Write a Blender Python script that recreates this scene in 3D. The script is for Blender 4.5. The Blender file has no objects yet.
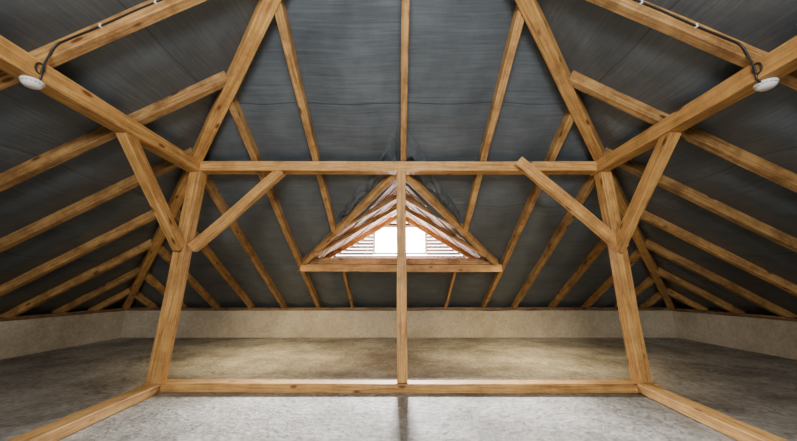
import bpy, bmesh, math, random
from mathutils import Vector, Matrix, noise
random.seed(7)
SC=bpy.context.scene
COL=SC.collection

# ------------------------------------------------------------ dimensions
W=5.94; YB=7.0; YR=-8.0; EZ=0.60; SL=0.559; RT=0.13
CAMZ=1.07
def zb(d): return EZ+d*SL            # underside of rafters, d = distance in from wall
ang=math.atan(SL)

# ------------------------------------------------------------ materials
def newmat(n):
    m=bpy.data.materials.new(n); m.use_nodes=True
    nt=m.node_tree; b=nt.nodes['Principled BSDF']
    return m,nt,b
def N(nt,t,**k):
    n=nt.nodes.new(t)
    for a,v in k.items(): setattr(n,a,v)
    return n
def L(nt,a,b): nt.links.new(a,b)
def ramp(nt,stops):
    r=N(nt,'ShaderNodeValToRGB'); cr=r.color_ramp
    while len(cr.elements)<len(stops): cr.elements.new(0.5)
    for e,(p,c) in zip(cr.elements,stops):
        e.position=p; e.color=(*c,1)
    return r

def wood_mat(name,dark,mid,light,rough=0.6,val=(0.75,1.12),dirt=0.35):
    m,nt,b=newmat(name)
    tc=N(nt,'ShaderNodeTexCoord'); oi=N(nt,'ShaderNodeObjectInfo')
    mul=N(nt,'ShaderNodeMath',operation='MULTIPLY'); mul.inputs[1].default_value=37.0
    L(nt,oi.outputs['Random'],mul.inputs[0])
    add=N(nt,'ShaderNodeVectorMath',operation='ADD')
    L(nt,tc.outputs['Object'],add.inputs[0]); L(nt,mul.outputs[0],add.inputs[1])
    mp=N(nt,'ShaderNodeMapping'); mp.inputs['Scale'].default_value=(1.1,26,26)
    L(nt,add.outputs[0],mp.inputs['Vector'])
    n1=N(nt,'ShaderNodeTexNoise'); n1.inputs['Scale'].default_value=2.2; n1.inputs['Detail'].default_value=7; n1.inputs['Distortion'].default_value=0.6
    L(nt,mp.outputs[0],n1.inputs['Vector'])
    r1=ramp(nt,[(0.30,dark),(0.5,mid),(0.72,light)])
    L(nt,n1.outputs['Fac'],r1.inputs[0])
    # knots
    mp2=N(nt,'ShaderNodeMapping'); mp2.inputs['Scale'].default_value=(3.2,9,9)
    L(nt,add.outputs[0],mp2.inputs['Vector'])
    v=N(nt,'ShaderNodeTexVoronoi'); v.inputs['Scale'].default_value=0.9
    L(nt,mp2.outputs[0],v.inputs['Vector'])
    r2=ramp(nt,[(0.09,(1,1,1)),(0.17,(0,0,0))])
    L(nt,v.outputs['Distance'],r2.inputs[0])
    mk=N(nt,'ShaderNodeMixRGB',blend_type='MULTIPLY'); mk.inputs['Color2'].default_value=(0.30,0.18,0.11,1)
    L(nt,r2.outputs[0],mk.inputs['Fac']); L(nt,r1.outputs[0],mk.inputs['Color1'])
    # stains
    n3=N(nt,'ShaderNodeTexNoise'); n3.inputs['Scale'].default_value=4.5; n3.inputs['Detail'].default_value=8; n3.inputs['Roughness'].default_value=.72
    L(nt,add.outputs[0],n3.inputs['Vector'])
    r3=ramp(nt,[(0.43,(0,0,0)),(0.64,(dirt,dirt,dirt))])
    L(nt,n3.outputs['Fac'],r3.inputs[0])
    ms=N(nt,'ShaderNodeMixRGB',blend_type='MULTIPLY'); ms.inputs['Color2'].default_value=(0.40,0.32,0.26,1)
    L(nt,r3.outputs[0],ms.inputs['Fac']); L(nt,mk.outputs[0],ms.inputs['Color1'])
    hs=N(nt,'ShaderNodeHueSaturation')
    mr=N(nt,'ShaderNodeMapRange'); mr.inputs['To Min'].default_value=val[0]; mr.inputs['To Max'].default_value=val[1]
    L(nt,oi.outputs['Random'],mr.inputs['Value']); L(nt,mr.outputs[0],hs.inputs['Value'])
    L(nt,ms.outputs[0],hs.inputs['Color']); L(nt,hs.outputs[0],b.inputs['Base Color'])
    b.inputs['Roughness'].default_value=rough
    bp=N(nt,'ShaderNodeBump'); bp.inputs['Strength'].default_value=0.35; bp.inputs['Distance'].default_value=0.004
    L(nt,n1.outputs['Fac'],bp.inputs['Height']); L(nt,bp.outputs[0],b.inputs['Normal'])
    return m
WOOD=wood_mat('timber_pine',(0.34,0.165,0.042),(0.58,0.31,0.09),(0.76,0.46,0.16),dirt=.55)
WOODR=wood_mat('timber_rafter',(0.27,0.135,0.040),(0.48,0.265,0.088),(0.64,0.395,0.155),dirt=0.85)
WOODP=wood_mat('timber_dormer',(0.24,0.105,0.05),(0.42,0.205,0.10),(0.56,0.31,0.17),dirt=0.5)
WOODD=wood_mat('timber_old',(0.12,0.065,0.03),(0.26,0.15,0.07),(0.38,0.25,0.13),dirt=0.7)
WOODS=wood_mat('timber_slat',(0.14,0.085,0.07),(0.22,0.145,0.12),(0.31,0.21,0.18))

def membrane_mat():
    m,nt,b=newmat('roofing_underlay')
    tc=N(nt,'ShaderNodeTexCoord')
    mp=N(nt,'ShaderNodeMapping'); mp.inputs['Scale'].default_value=(1.0,30,1)
    L(nt,tc.outputs['UV'],mp.inputs['Vector'])
    n1=N(nt,'ShaderNodeTexNoise'); n1.inputs['Scale'].default_value=1.8; n1.inputs['Detail'].default_value=7; n1.inputs['Distortion'].default_value=0.5; n1.inputs['Roughness'].default_value=.6
    L(nt,mp.outputs[0],n1.inputs['Vector'])
    n2=N(nt,'ShaderNodeTexNoise'); n2.inputs['Scale'].default_value=1.6; n2.inputs['Detail'].default_value=8; n2.inputs['Roughness'].default_value=.65
    L(nt,tc.outputs['UV'],n2.inputs['Vector'])
    mx=N(nt,'ShaderNodeMath',operation='MULTIPLY_ADD'); mx.inputs[1].default_value=0.6
    L(nt,n2.outputs['Fac'],mx.inputs[0])
    h=N(nt,'ShaderNodeMath',operation='MULTIPLY'); h.inputs[1].default_value=0.4
    L(nt,n1.outputs['Fac'],h.inputs[0]); L(nt,h.outputs[0],mx.inputs[2])
    r=ramp(nt,[(0.35,(0.046,0.058,0.070)),(0.5,(0.076,0.093,0.110)),(0.65,(0.118,0.140,0.160))])
    L(nt,mx.outputs[0],r.inputs[0])
    sp=N(nt,'ShaderNodeSeparateXYZ'); L(nt,tc.outputs['UV'],sp.inputs[0])
    n4=N(nt,'ShaderNodeTexNoise'); n4.inputs['Scale'].default_value=1.5
    L(nt,tc.outputs['UV'],n4.inputs['Vector'])
    wob=N(nt,'ShaderNodeMath',operation='MULTIPLY_ADD'); wob.inputs[1].default_value=.05
    L(nt,n4.outputs['Fac'],wob.inputs[0]); L(nt,sp.outputs['Y'],wob.inputs[2])
    dv=N(nt,'ShaderNodeMath',operation='DIVIDE'); dv.inputs[1].default_value=1.35
    L(nt,wob.outputs[0],dv.inputs[0])
    fr=N(nt,'ShaderNodeMath',operation='FRACT'); L(nt,dv.outputs[0],fr.inputs[0])
    lt=N(nt,'ShaderNodeMath',operation='LESS_THAN'); lt.inputs[1].default_value=0.008; L(nt,fr.outputs[0],lt.inputs[0])
    mk=N(nt,'ShaderNodeMixRGB',blend_type='MULTIPLY'); mk.inputs['Color2'].default_value=(0.5,0.5,0.5,1)
    L(nt,lt.outputs[0],mk.inputs['Fac']); L(nt,r.outputs[0],mk.inputs['Color1'])
    L(nt,mk.outputs[0],b.inputs['Base Color'])
    b.inputs['Roughness'].default_value=0.45
    ad=N(nt,'ShaderNodeMath',operation='MULTIPLY_ADD'); ad.inputs[1].default_value=.6
    L(nt,n2.outputs['Fac'],ad.inputs[0]); L(nt,n1.outputs['Fac'],ad.inputs[2])
    bp=N(nt,'ShaderNodeBump'); bp.inputs['Strength'].default_value=0.35; bp.inputs['Distance'].default_value=0.012
    L(nt,ad.outputs[0],bp.inputs['Height']); L(nt,bp.outputs[0],b.inputs['Normal'])
    return m
MEM=membrane_mat()

def concrete(name,c1,c2,c3,scale=1.0,crack=0.7,bump=.6,spk=.8):
    m,nt,b=newmat(name)
    tc=N(nt,'ShaderNodeTexCoord')
    n1=N(nt,'ShaderNodeTexNoise'); n1.inputs['Scale'].default_value=1.1*scale; n1.inputs['Detail'].default_value=12; n1.inputs['Roughness'].default_value=0.72
    L(nt,tc.outputs['Object'],n1.inputs['Vector'])
    r=ramp(nt,[(0.38,c1),(0.5,c2),(0.61,c3)]); L(nt,n1.outputs['Fac'],r.inputs[0])
    n2=N(nt,'ShaderNodeTexNoise'); n2.inputs['Scale'].default_value=20; n2.inputs['Detail'].default_value=8
    L(nt,tc.outputs['Object'],n2.inputs['Vector'])
    r2=ramp(nt,[(0.35,(0.58,0.58,0.58)),(0.6,(1.03,1.03,1.03))]); L(nt,n2.outputs['Fac'],r2.inputs[0])
    mm=N(nt,'ShaderNodeMixRGB',blend_type='MULTIPLY'); mm.inputs['Fac'].default_value=spk
    L(nt,r.outputs[0],mm.inputs['Color1']); L(nt,r2.outputs[0],mm.inputs['Color2'])
    out=mm.outputs[0]
    if crack:
        n3=N(nt,'ShaderNodeTexNoise'); n3.inputs['Scale'].default_value=1.3; n3.inputs['Detail'].default_value=7; n3.inputs['Roughness'].default_value=.6
        L(nt,tc.outputs['Object'],n3.inputs['Vector'])
        va=N(nt,'ShaderNodeVectorMath',operation='MULTIPLY_ADD'); va.inputs[1].default_value=(1.3,1.3,1.3)
        L(nt,n3.outputs['Color'],va.inputs[0]); L(nt,tc.outputs['Object'],va.inputs[2])
        v=N(nt,'ShaderNodeTexVoronoi',feature='DISTANCE_TO_EDGE'); v.inputs['Scale'].default_value=0.75
        L(nt,va.outputs[0],v.inputs['Vector'])
        rc=ramp(nt,[(0.003,(0.3,0.3,0.3)),(0.011,(1,1,1))]); L(nt,v.outputs['Distance'],rc.inputs[0])
        mc=N(nt,'ShaderNodeMixRGB',blend_type='MULTIPLY'); mc.inputs['Fac'].default_value=crack
        L(nt,out,mc.inputs['Color1']); L(nt,rc.outputs[0],mc.inputs['Color2']); out=mc.outputs[0]
    L(nt,out,b.inputs['Base Color'])
    b.inputs['Roughness'].default_value=0.72
    ad=N(nt,'ShaderNodeMath',operation='MULTIPLY_ADD'); ad.inputs[1].default_value=0.35
    L(nt,n2.outputs['Fac'],ad.inputs[0]); L(nt,n1.outputs['Fac'],ad.inputs[2])
    bp=N(nt,'ShaderNodeBump'); bp.inputs['Strength'].default_value=bump; bp.inputs['Distance'].default_value=0.06
    L(nt,ad.outputs[0],bp.inputs['Height']); L(nt,bp.outputs[0],b.inputs['Normal'])
    return m
FLOOR=concrete('concrete_screed',(0.20,0.18,0.145),(0.36,0.33,0.28),(0.51,0.475,0.415),crack=.65,bump=.85)
WALL=concrete('wall_plaster',(0.42,0.345,0.235),(0.54,0.46,0.33),(0.64,0.56,0.42),0.8,0,.3,.4)
def plain(n,c,r=0.5,metal=0):
    m,nt,b=newmat(n)
    nn=N(nt,'ShaderNodeTexNoise'); nn.inputs['Scale'].default_value=30
    rr=ramp(nt,[(0.3,tuple(x*0.88 for x in c)),(0.7,c)]); L(nt,nn.outputs['Fac'],rr.inputs[0]); L(nt,rr.outputs[0],b.inputs['Base Color'])
    b.inputs['Roughness'].default_value=r; b.inputs['Metallic'].default_value=metal
    return m
PLAST=plain('white_plastic',(0.8,0.8,0.78),0.4)
BLACK=plain('black_cable',(0.015,0.015,0.017),0.45)
GREYP=plain('grey_plastic',(0.25,0.25,0.26),0.5)
PAINT=plain('window_paint',(0.75,0.72,0.68),0.5)
def glassm():
    m,nt,b=newmat('window_glass')
    tr=N(nt,'ShaderNodeBsdfTransparent'); gl=N(nt,'ShaderNodeBsdfGlossy'); gl.inputs['Roughness'].default_value=0.02
    mx=N(nt,'ShaderNodeMixShader'); mx.inputs[0].default_value=0.06
    L(nt,tr.outputs[0],mx.inputs[1]); L(nt,gl.outputs[0],mx.inputs[2]); L(nt,mx.outputs[0],nt.nodes['Material Output'].inputs['Surface'])
    return m
GLASS=glassm()

# ------------------------------------------------------------ helpers
def link(name,me,mat,mw=None,parent=None):
    o=bpy.data.objects.new(name,me); COL.objects.link(o)
    if mat: me.materials.append(mat)
    if mw is not None: o.matrix_world=mw
    if parent: o.parent=parent
    return o
def beam(name,p0,p1,w,h,up=(0,0,1),mat=None,wob=0.004,parent=None,ch=0.006):
    """timber from p0 to p1 (centre line); h along up, w sideways"""
    p0=Vector(p0);p1=Vector(p1); x=(p1-p0); ln=x.length; x.normalize()
    z=Vector(up); z=(z-x*z.dot(x)).normalized(); y=z.cross(x)
    M=Matrix((x,y,z)).transposed().to_4x4(); M.translation=(p0+p1)/2
    n=max(2,int(ln/0.25)); a=w/2;b=h/2
    prof=[(-a+ch,-b),(a-ch,-b),(a,-b+ch),(a,b-ch),(a-ch,b),(-a+ch,b),(-a,b-ch),(-a,-b+ch)]
    bm=bmesh.new(); rings=[]
    ph=[random.uniform(0,6.28) for _ in range(4)]
    for i in range(n+1):
        t=i/n; px=-ln/2+ln*t
        oy=wob*math.sin(t*math.pi*1.3+ph[0])+wob*0.4*math.sin(px*5+ph[1])
        oz=wob*math.sin(t*math.pi*1.7+ph[2])
        rings.append([bm.verts.new((px,q[0]+oy+random.uniform(-1,1)*wob*.25,q[1]+oz+random.uniform(-1,1)*wob*.25)) for q in prof])
    for i in range(n):
        for k in range(8):
            bm.faces.new((rings[i][k],rings[i+1][k],rings[i+1][(k+1)%8],rings[i][(k+1)%8]))
    bm.faces.new(rings[0]); bm.faces.new(rings[-1][::-1])
    bmesh.ops.recalc_face_normals(bm,faces=bm.faces)
    me=bpy.data.meshes.new(name); bm.to_mesh(me); bm.free()
    return link(name,me,mat or WOOD,M,parent)
def box_bm(bm,x0,x1,y0,y1,z0,z1):
    vs=[bm.verts.new((x,y,z)) for x in(x0,x1) for y in(y0,y1) for z in(z0,z1)]
    for f in((0,1,3,2),(4,6,7,5),(0,4,5,1),(2,3,7,6),(0,2,6,4),(1,5,7,3)): bm.faces.new([vs[i] for i in f])
def box(name,x0,x1,y0,y1,z0,z1,mat,parent=None,bev=0.0):
    bm=bmesh.new(); box_bm(bm,x0,x1,y0,y1,z0,z1)
    bmesh.ops.recalc_face_normals(bm,faces=bm.faces)
    if bev: bmesh.ops.bevel(bm,geom=bm.edges[:],offset=bev,segments=2,affect='EDGES')
    me=bpy.data.meshes.new(name); bm.to_mesh(me); bm.free()
    return link(name,me,mat,None,parent)

# ------------------------------------------------------------ room shell
T=.6
box('floor',-W-T,W+T,YR-T,YB+T,-0.2,0,FLOOR)
def wall(name,x0,x1,y0,y1):
    bm=bmesh.new(); z0,z1=0,0.555
    along_x=(x1-x0)>(y1-y0); n=60
    box_bm(bm,x0,x1,y0,y1,z0,z1)
    ax=0 if along_x else 1
    lo,hi=(x0,x1) if along_x else (y0,y1)
    for i in range(1,n):
        c=[0,0,0]; c[ax]=lo+(hi-lo)*i/n; nn=[0,0,0]; nn[ax]=1
        bmesh.ops.bisect_plane(bm,geom=bm.verts[:]+bm.edges[:]+bm.faces[:],plane_co=c,plane_no=nn)
    for v in bm.verts:
        if v.co.z>0.3: v.co.z+=noise.noise(v.co*1.7)*0.014
    bmesh.ops.recalc_face_normals(bm,faces=bm.faces)
    me=bpy.data.meshes.new(name); bm.to_mesh(me); bm.free(); return link(name,me,WALL)
wall('wall_back',-W,W,YB,YB+T)
wall('wall_left',-W-T,-W,YR-T,YB+T)
wall('wall_right',W,W+T,YR-T,YB+T)
wall('wall_front',-W,W,YR-T,YR)

beam('wall_plate',(-W-.05,YB+.05,.59),(W+.05,YB+.05,.59),.12,.06,mat=WOODD,wob=.006)
beam('wall_plate',(-W-.05,YR-.05,.59),(W+.05,YR-.05,.59),.12,.06,mat=WOODD,wob=.006)
beam('wall_plate',(-W-.05,YR,.59),(-W-.05,YB-.02,.59),.12,.06,mat=WOODD,wob=.006)
beam('wall_plate',(W+.05,YR,.59),(W+.05,YB-.02,.59),.12,.06,mat=WOODD,wob=.006)

# ------------------------------------------------------------ rafters
BX=[-5.4,-4.75,-4.0,-3.23,-2.51,-1.74,-1.0,0.06,1.03,1.86,2.53,3.36,4.1,4.85,5.4]
SY=[-7.4,-6.7,-5.9,-5.1,-4.3,-3.5,-2.7,-1.9,-1.1,-0.3,0.45,1.15,1.87,2.66,3.43,4.25,4.97,5.7,6.35]
RW=.075; RH=.115
def side_dmax(y):
    return min(W, YB-y, y-YR)
def bpt(x,d): return Vector((x,YB-d,zb(d)))+Vector((0,math.sin(ang),math.cos(ang)))*RH/2
def fpt(x,d): return Vector((x,YR+d,zb(d)))+Vector((0,-math.sin(ang),math.cos(ang)))*RH/2
def spt(sx,y,d): return Vector((sx*(W-d),y,zb(d)))+Vector((sx*math.sin(ang),0,math.cos(ang)))*RH/2
YAP=3.66   # dormer apex
for x in BX:
    dm=W-abs(x)-.03
    if abs(x)<0.5:
        beam('rafter',bpt(x,YB-YAP-.02),bpt(x,dm+.0),RW*.9,RH,mat=WOODR)
    elif abs(x)<1.2:
        beam('rafter',bpt(x,-.1),bpt(x,YB-5.56),RW*.7,RH,mat=WOODR)
        beam('rafter',bpt(x,YB-(YAP+1.07*abs(x))+.02),bpt(x,dm),RW,RH,mat=WOODR)
    else:
        beam('rafter',bpt(x,-.1),bpt(x,dm),RW,RH,mat=WOODR)
    beam('rafter',fpt(x,-.1),fpt(x,dm),RW,RH,mat=WOODR)
for y in SY:
    dm=side_dmax(y)-.03
    for sx in(-1,1):
        beam('rafter',spt(sx,y,-.1),spt(sx,y,dm),RW,RH,mat=WOODR)
hd=.15
for sx in(-1,1):
    for (ya,yb_) in((YB,YB-W),(YR,YR+W)):
        dirv=Vector((-sx*W,yb_-ya,SL*W)).normalized()
        n=Vector((0,0,1)); n=(n-dirv*n.dot(dirv)).normalized()
        off=n*(hd/2-.03)
        beam('hip_rafter',Vector((sx*(W+.05),ya+(.05 if ya>0 else -.05),EZ-.03))+off,Vector((0,yb_,zb(W)))+off,.115,hd,mat=WOOD)
beam('ridge_beam',(0,YR+W,zb(W)+.06),(0,YB-W,zb(W)+.06),.12,.16)

# ------------------------------------------------------------ underlay membrane
def membrane(name,kind,sgn=1):
    NU,NV=(260,100); bm=bmesh.new(); uvl=bm.loops.layers.uv.new('UVMap')
    d0=-.45; rows=[]; uvs={}
    pos=BX if kind in('back','front') else SY
    nrm={'back':Vector((0,math.sin(ang),math.cos(ang))),'front':Vector((0,-math.sin(ang),math.cos(ang))),'side':Vector((sgn*math.sin(ang),0,math.cos(ang)))}[kind]
    for j in range(NV+1):
        d=d0+(W-d0)*j/NV; row=[]
        if kind in('back','front'): lo,hi=-W+d,W-d
        else: lo,hi=YR+d,YB-d
        for i in range(NU+1):
            s=lo+(hi-lo)*i/NU
            prev=max([p for p in pos if p<=s],default=None); nxt=min([p for p in pos if p>s],default=None)
            sag=0
            if prev is not None and nxt is not None:
                f=(s-prev)/(nxt-prev)
                k=noise.noise(Vector((prev*3.1,d*0.55,sgn*4+len(kind))))
                sag=-(math.sin(math.pi*f)**2)*(0.014+0.04*(k+.5))
                fd=((d+.05*noise.noise(Vector((s,0,3))))/1.35)%1.0
                sag+=-.012*(fd if fd<.97 else (1-fd)*32)*math.sin(math.pi*f)
                sag+=noise.noise(Vector((s*1.8,d*6,prev)))*0.014*math.sin(math.pi*f)
            edge=min(1,(s-lo)/.3,(hi-s)/.3) if hi>lo else 0
            sag*=max(0,edge)
            z=zb(d)+RT
            if kind=='back': p=Vector((s,YB-d,z))
            elif kind=='front': p=Vector((s,YR+d,z))
            else: p=Vector((sgn*(W-d),s,z))
            p=p+nrm*sag
            v=bm.verts.new(p); row.append(v); uvs[v]=(s,d)
        rows.append(row)
    for j in range(NV):
        for i in range(NU):
            bm.faces.new((rows[j][i],rows[j][i+1],rows[j+1][i+1],rows[j+1][i]))
    bm.normal_update()
    for f in bm.faces:
        for l in f.loops: l[uvl].uv=uvs[l.vert]
    if kind=='back':
        for (co,no) in(((0,3.89,0),Vector((1.073,-1,0))),((0,3.89,0),Vector((-1.073,-1,0))),((0,5.62,0),Vector((0,1,0)))):
            bmesh.ops.bisect_plane(bm,geom=bm.verts[:]+bm.edges[:]+bm.faces[:],plane_co=co,plane_no=no)
        kill=[f for f in bm.faces if (lambda c: c.y<5.62 and c.y>3.89+1.073*abs(c.x))(f.calc_center_median())]
        bmesh.ops.delete(bm,geom=kill,context='FACES')
    bmesh.ops.remove_doubles(bm,verts=bm.verts,dist=1e-5)
    for f in bm.faces: f.smooth=True
    me=bpy.data.meshes.new(name); bm.to_mesh(me); bm.free()
    return link(name,me,MEM)
membrane('ceiling_back','back'); membrane('ceiling_front','front')
membrane('ceiling_left','side',-1); membrane('ceiling_right','side',1)

# ------------------------------------------------------------ purlin frame
PX=2.45; FY=3.57; BT=2.545; RY=-4.57
for y in(FY,RY):
    beam('tie_beam',(-PX-.04,y,BT-.06),(PX+.06,y,BT-.06),.14,.12)
    beam('floor_sill',(-PX-.19,y-.03,.046),(PX+.22,y-.03,.046),.15,.088)
    for xb,xt,w in((-PX-.10,-PX+.015,.13),(.035,.035,.11),(PX+.12,PX+.03,.13)):
        beam('post',(xb,y-.02,.095),(xt,y,BT-.12),w,.14,up=(0,1,0))
for sx in (-1,1):
    x=sx*PX
    beam('purlin',(x,RY-.06,BT-.068),(x,FY+.07,BT-.068),.14,.135)
    beam('floor_sill',(x*.9-(0 if sx<0 else .16),RY+.08,.052),(x+sx*.07,FY-.12,.052),.16,.085)
    beam('brace',(x+sx*.02,FY-.10,1.50),(x,FY-1.02,2.43),.085,.125)
    beam('brace',(x,RY+.10,1.50),(x,RY+1.02,2.43),.085,.125)
beam('brace',(-2.38,FY,1.50),(-1.42,FY,2.44),.085,.115)
beam('brace',(2.52,FY-.115,1.48),(1.42,FY-.115,2.53),.075,.125)

# ------------------------------------------------------------ dormer
AX=.02; AZ=2.47
dorm=bpy.data.objects.new('dormer',None); COL.objects.link(dorm)
nb=Vector((0,math.sin(ang),math.cos(ang)))
for sx in(-1,1):
    off=nb*.05
    beam('valley_rafter',Vector((AX,YAP-.02,AZ+.01))+off,Vector((AX+sx*1.70,5.50,1.44))+off,.085,.115,up=nb,mat=WOODR,parent=dorm)
    y0=3.80; o=0.0; k=0
    while y0+o<5.95:
        o2=o+.20; yy1=y0+o+.012; yy2=min(y0+o2,6.04)
        bm=bmesh.new(); lay=[]
        for dz in(0,.02):
            pts=[(0,yy1),(0,yy2),((6.05-yy2)/1.073,6.05),((6.05-yy1)/1.073,6.05)]
            lay.append([bm.verts.new((AX+sx*px,py,AZ-.6*px+dz+.018*(k%2)+.01)) for px,py in pts])
        a,b_=lay
        bm.faces.new(a); bm.faces.new(b_[::-1])
        for i in range(4): bm.faces.new((a[i],b_[i],b_[(i+1)%4],a[(i+1)%4]))
        bmesh.ops.recalc_face_normals(bm,faces=bm.faces)
        me=bpy.data.meshes.new('sarking_board')
        dv=Vector((sx*1,1.073,-.6)).normalized(); up=Vector((sx*.6,0,1)).normalized(); yv=up.cross(dv).normalized(); up=dv.cross(yv)
        R=Matrix((dv,yv,up)).transposed().to_4x4()
        bm.transform(R.inverted()); bm.to_mesh(me); bm.free()
        link('sarking_board',me,WOODP,R,dorm)
        o=o2;k+=1
    bm=bmesh.new()
    vs=[bm.verts.new(p) for p in((AX,3.7,AZ+.09),(AX,6.3,AZ+.09),(AX+sx*1.72,6.3,AZ+.09-1.03),(AX+sx*1.72,5.8,AZ+.09-1.03))]
    bm.faces.new(vs); me=bpy.data.meshes.new('dormer_light_block'); bm.to_mesh(me); bm.free(); link('dormer_light_block',me,MEM,None,dorm)  # unseen sheet added above the boards to stop light leaking through their gaps
    for yy,hh in((4.55,.07),(5.2,.07),(5.97,.09)):
        xe=min(1.70,(yy-YAP)/1.073)
        up=Vector((sx*.6,0,1))
        beam('dormer_rafter',Vector((AX,yy,AZ-.03)),Vector((AX+sx*xe,yy,AZ-.6*xe-.03)),.06,hh,up=up,mat=WOODR,parent=dorm)
beam('dormer_header',(-1.72,5.57,1.385),(1.82,5.57,1.385),.13,.125,mat=WOOD,parent=dorm)
beam('dormer_sill_plate',(-1.60,5.62,1.51),(1.66,5.62,1.51),.14,.11,mat=WOODR,parent=dorm)
box('dormer_ledge',-1.8,1.85,5.6,6.12,1.42,1.45,WOODP,dorm)
bm=bmesh.new()
z=1.47
while z<2.42:
    hw=(AZ-z)/.6-.05
    segs=[(-hw,hw)]
    if 1.64<z<2.22: segs=[(-hw,-.49),(.55,hw)]
    for a,b_ in segs:
        if b_-a<.04: continue
        q=[(5.975,z+.044),(6.025,z),(6.033,z+.008),(5.983,z+.052)]
        A=[bm.verts.new((a,p[0],p[1])) for p in q]; B=[bm.verts.new((b_,p[0],p[1])) for p in q]
        bm.faces.new(A); bm.faces.new(B[::-1])
        for i in range(4): bm.faces.new((A[i],B[i],B[(i+1)%4],A[(i+1)%4]))
    z+=.064
bmesh.ops.recalc_face_normals(bm,faces=bm.faces)
me=bpy.data.meshes.new('louvre_slats'); bm.to_mesh(me); bm.free(); link('louvre_slats',me,WOODS,None,dorm)
win=bpy.data.objects.new('window_1',None); COL.objects.link(win)
wx0,wx1,wz0,wz1=-.46,.52,1.70,2.21
for n_,a in(('frame_left',(wx0-.03,wx0+.01,5.96,6.02,wz0-.03,wz1+.03)),('frame_right',(wx1-.01,wx1+.03,5.96,6.02,wz0-.03,wz1+.03)),
            ('frame_top',(wx0,wx1,5.96,6.02,wz1-.01,wz1+.03)),('frame_bottom',(wx0,wx1,5.96,6.02,wz0-.03,wz0+.01)),
            ('glazing_bar',(.02,.04,5.975,6.0,wz0,wz1)),('glazing_bar_h',(wx0,wx1,5.98,5.99,1.96,1.968))):
    box(n_,*a,PAINT,win,.003)
box('glass',wx0,wx1,5.985,5.99,wz0,wz1,GLASS,win)

# bunched underlay hanging around the head of the dormer, one fold along each valley
bm=bmesh.new(); uvl=bm.loops.layers.uv.new('UVMap')
for sx in(-1,1):
    rows=[]
    for i in range(41):
        t=i/40; ax=.05+t*.85; r=[]
        wd=.34*(1-t)**.7+.04
        for j in range(13):
            q=j/12; x=AX+sx*ax; y=YAP-.04+1.07*ax-q*wd*1.3
            z_=EZ+(YB-y)*SL+RT-.012
            f=math.sin(t*17+q*5+sx)*.022+noise.noise(Vector((t*9,q*4,sx*3)))*.08
            z_-= max(.0,(.06+f))*math.sin(math.pi*min(1,q*1.05))+.03*(1-q)*(1-t)
            r.append(bm.verts.new((x+noise.noise(Vector((t*7,q*5,9)))*.04,y,z_)))
        rows.append(r)
    for i in range(40):
        for j in range(12):
            f=bm.faces.new((rows[i][j],rows[i][j+1],rows[i+1][j+1],rows[i+1][j])); f.smooth=True
            for l in f.loops: l[uvl].uv=(l.vert.co.x,l.vert.co.y)
me=bpy.data.meshes.new('underlay_folds'); bm.to_mesh(me); bm.free(); link('underlay_folds',me,MEM)

# ------------------------------------------------------------ smoke detectors and cables
def detector(x,y,z):
    e=bpy.data.objects.new('smoke_detector',None); COL.objects.link(e); e.location=(x,y,z)
    bm=bmesh.new()
    prof=[(.0,0),(.056,0),(.058,-.006),(.058,-.014),(.051,-.017),(.051,-.026),(.046,-.034),(.035,-.044),(.018,-.048),(0,-.049)]
    n=40; rg=[]
    for r,zz in prof:
        rg.append([bm.verts.new((r*math.cos(6.2832*i/n),r*math.sin(6.2832*i/n),zz)) for i in range(n)] if r>0 else [bm.verts.new((0,0,zz))])
    for a,b_ in zip(rg,rg[1:]):
        for i in range(n):
            j=(i+1)%n
            if len(a)==1: bm.faces.new((a[0],b_[i],b_[j]))
            elif len(b_)==1: bm.faces.new((a[i],b_[0],a[j]))
            else: bm.faces.new((a[i],b_[i],b_[j],a[j]))
    bmesh.ops.recalc_face_normals(bm,faces=bm.faces)
    for f in bm.faces: f.smooth=True
    me=bpy.data.meshes.new('housing'); bm.to_mesh(me); bm.free(); link('housing',me,PLAST,None,e)
    bm=bmesh.new()
    for i in range(16):
        a=6.2832*i/16; M=Matrix.Rotation(a,4,'Z')@Matrix.Translation((.0495,0,-.021))@Matrix.Diagonal((.006,.013,.006,1))
        bmesh.ops.create_cube(bm,size=1,matrix=M)
    me=bpy.data.meshes.new('vents'); bm.to_mesh(me); bm.free(); link('vents',me,GREYP,None,e)
detector(-2.43,1.82,BT-.139); detector(2.46,1.84,BT-.139)
def cable(name,pts,r=.008,mat=BLACK,parent=None):
    c=bpy.data.curves.new(name,'CURVE'); c.dimensions='3D'; c.bevel_depth=r; c.bevel_resolution=3
    s=c.splines.new('NURBS'); s.points.add(len(pts)-1); s.order_u=3; s.use_endpoint_u=True
    for p,q in zip(s.points,pts): p.co=(*q,1)
    o=bpy.data.objects.new(name,c); COL.objects.link(o); c.materials.append(mat)
    if parent: o.parent=parent
    return o
ry=1.87-RW/2-.008
for sx in(-1,1):
    e=bpy.data.objects.new('electrical_cable',None); COL.objects.link(e)
    pts=[]
    for i in range(24):
        d=5.3-(5.3-3.62)*i/23
        p=spt(sx,ry,d); pts.append((p.x,ry-.003*abs(math.sin(i*1.7)),p.z+.004*math.sin(i*.9)+.01))
    pts+=[(sx*(PX-.085),ry-.01,2.57),(sx*(PX-.08),ry-.02,2.48),(sx*(PX-.078),ry-.01,2.41),(sx*(PX-.05),ry,2.396),(sx*(PX-.01),ry+.0,2.398)]
    cable('conduit',pts,.006,BLACK,e)
    lp=[(sx*(PX-.080),ry-.03+.028*math.cos(i*.9),2.48+.04*math.sin(i*.9)) for i in range(12)]
    cable('spare_loop',lp,.0045,BLACK,e)
    for k,d in enumerate((5.0,4.6,4.25,3.9)):
        p=spt(sx,ry,d)
        box('clip',p.x-.006,p.x+.006,ry-.010,ry+.010,p.z-.004,p.z+.024,PLAST,e,.002)

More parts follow.
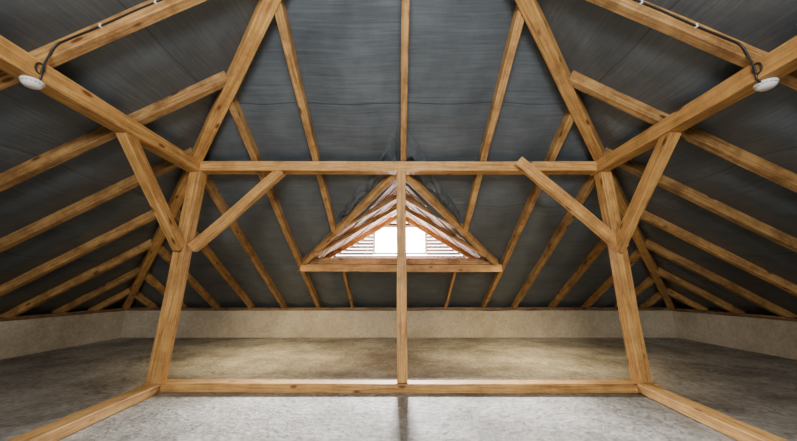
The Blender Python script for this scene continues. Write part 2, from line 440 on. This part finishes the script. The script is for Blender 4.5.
# ------------------------------------------------------------ rubble
bm=bmesh.new()
def chip(x,y,z,s):
    M=Matrix.Translation((x,y,z+s*.2))@Matrix.Rotation(random.uniform(0,6.28),4,'Z')@Matrix.Rotation(random.uniform(-.4,.4),4,'X')@Matrix.Diagonal((s*random.uniform(.7,1.6),s*random.uniform(.5,1),s*.5,1))
    r=bmesh.ops.create_icosphere(bm,subdivisions=1,radius=.5,matrix=M)
    for v in r['verts']: v.co+=Vector([random.uniform(-1,1)*s*.08 for _ in range(3)])
for _ in range(240):
    chip(random.uniform(-5.6,5.6),6.96-abs(random.gauss(0,.35)),0,random.uniform(.01,.035))
for _ in range(320):
    chip(random.uniform(-5.8,5.8),random.uniform(1,6.8),0,random.uniform(.006,.02))
for _ in range(160):
    s=random.choice((-1,1)); chip(s*(5.9-abs(random.gauss(0,.3))),random.uniform(0,6.8),0,random.uniform(.01,.035))
me=bpy.data.meshes.new('rubble_chips'); bm.to_mesh(me); bm.free(); link('rubble_chips',me,FLOOR)

# ------------------------------------------------------------ light
w=bpy.data.worlds.new('World'); SC.world=w; w.use_nodes=True
bg=w.node_tree.nodes['Background']; bg.inputs[0].default_value=(0.86,0.93,1,1); bg.inputs[1].default_value=32.0
def area(name,loc,target,size,sizey,power,col):
    l=bpy.data.lights.new(name,'AREA'); l.shape='RECTANGLE'; l.size=size; l.size_y=sizey; l.energy=power; l.color=col
    o=bpy.data.objects.new(name,l); COL.objects.link(o); o.location=loc
    o.rotation_euler=(Vector(target)-Vector(loc)).to_track_quat('-Z','Y').to_euler(); return o
area('dormer_daylight',(0.03,6.75,2.55),(0.03,3.0,.3),.35,.35,1500,(0.97,0.98,1))
area('rear_daylight',(0,-2.0,2.4),(0,3,2.7),1.8,.9,240,(1.0,0.96,.90))
area('upper_slope_fill',(0,-.9,2.6),(0,2.3,3.1),1.8,.6,55,(0.95,0.98,1))  # added fill that brightens the upper underlay, no opening overhead
for sx in(-1,1):
    l=bpy.data.lights.new('warm_floor_fill','SPOT'); l.energy=230; l.color=(1,.78,.42); l.shadow_soft_size=.2; l.spot_size=math.radians(140); l.spot_blend=1  # added warm spots for the glow on the back floor, no fixtures there
    o=bpy.data.objects.new('warm_floor_fill',l); COL.objects.link(o); o.location=(sx*1.9,4.9,1.5); o.rotation_euler=(math.radians(12),0,0)

# ------------------------------------------------------------ camera
c=bpy.data.cameras.new('camera'); c.lens=14.0; c.sensor_width=36; c.clip_start=.02
co=bpy.data.objects.new('camera',c); COL.objects.link(co); co.location=(0,0,CAMZ); co.rotation_euler=(math.radians(102),0,0)
SC.camera=co
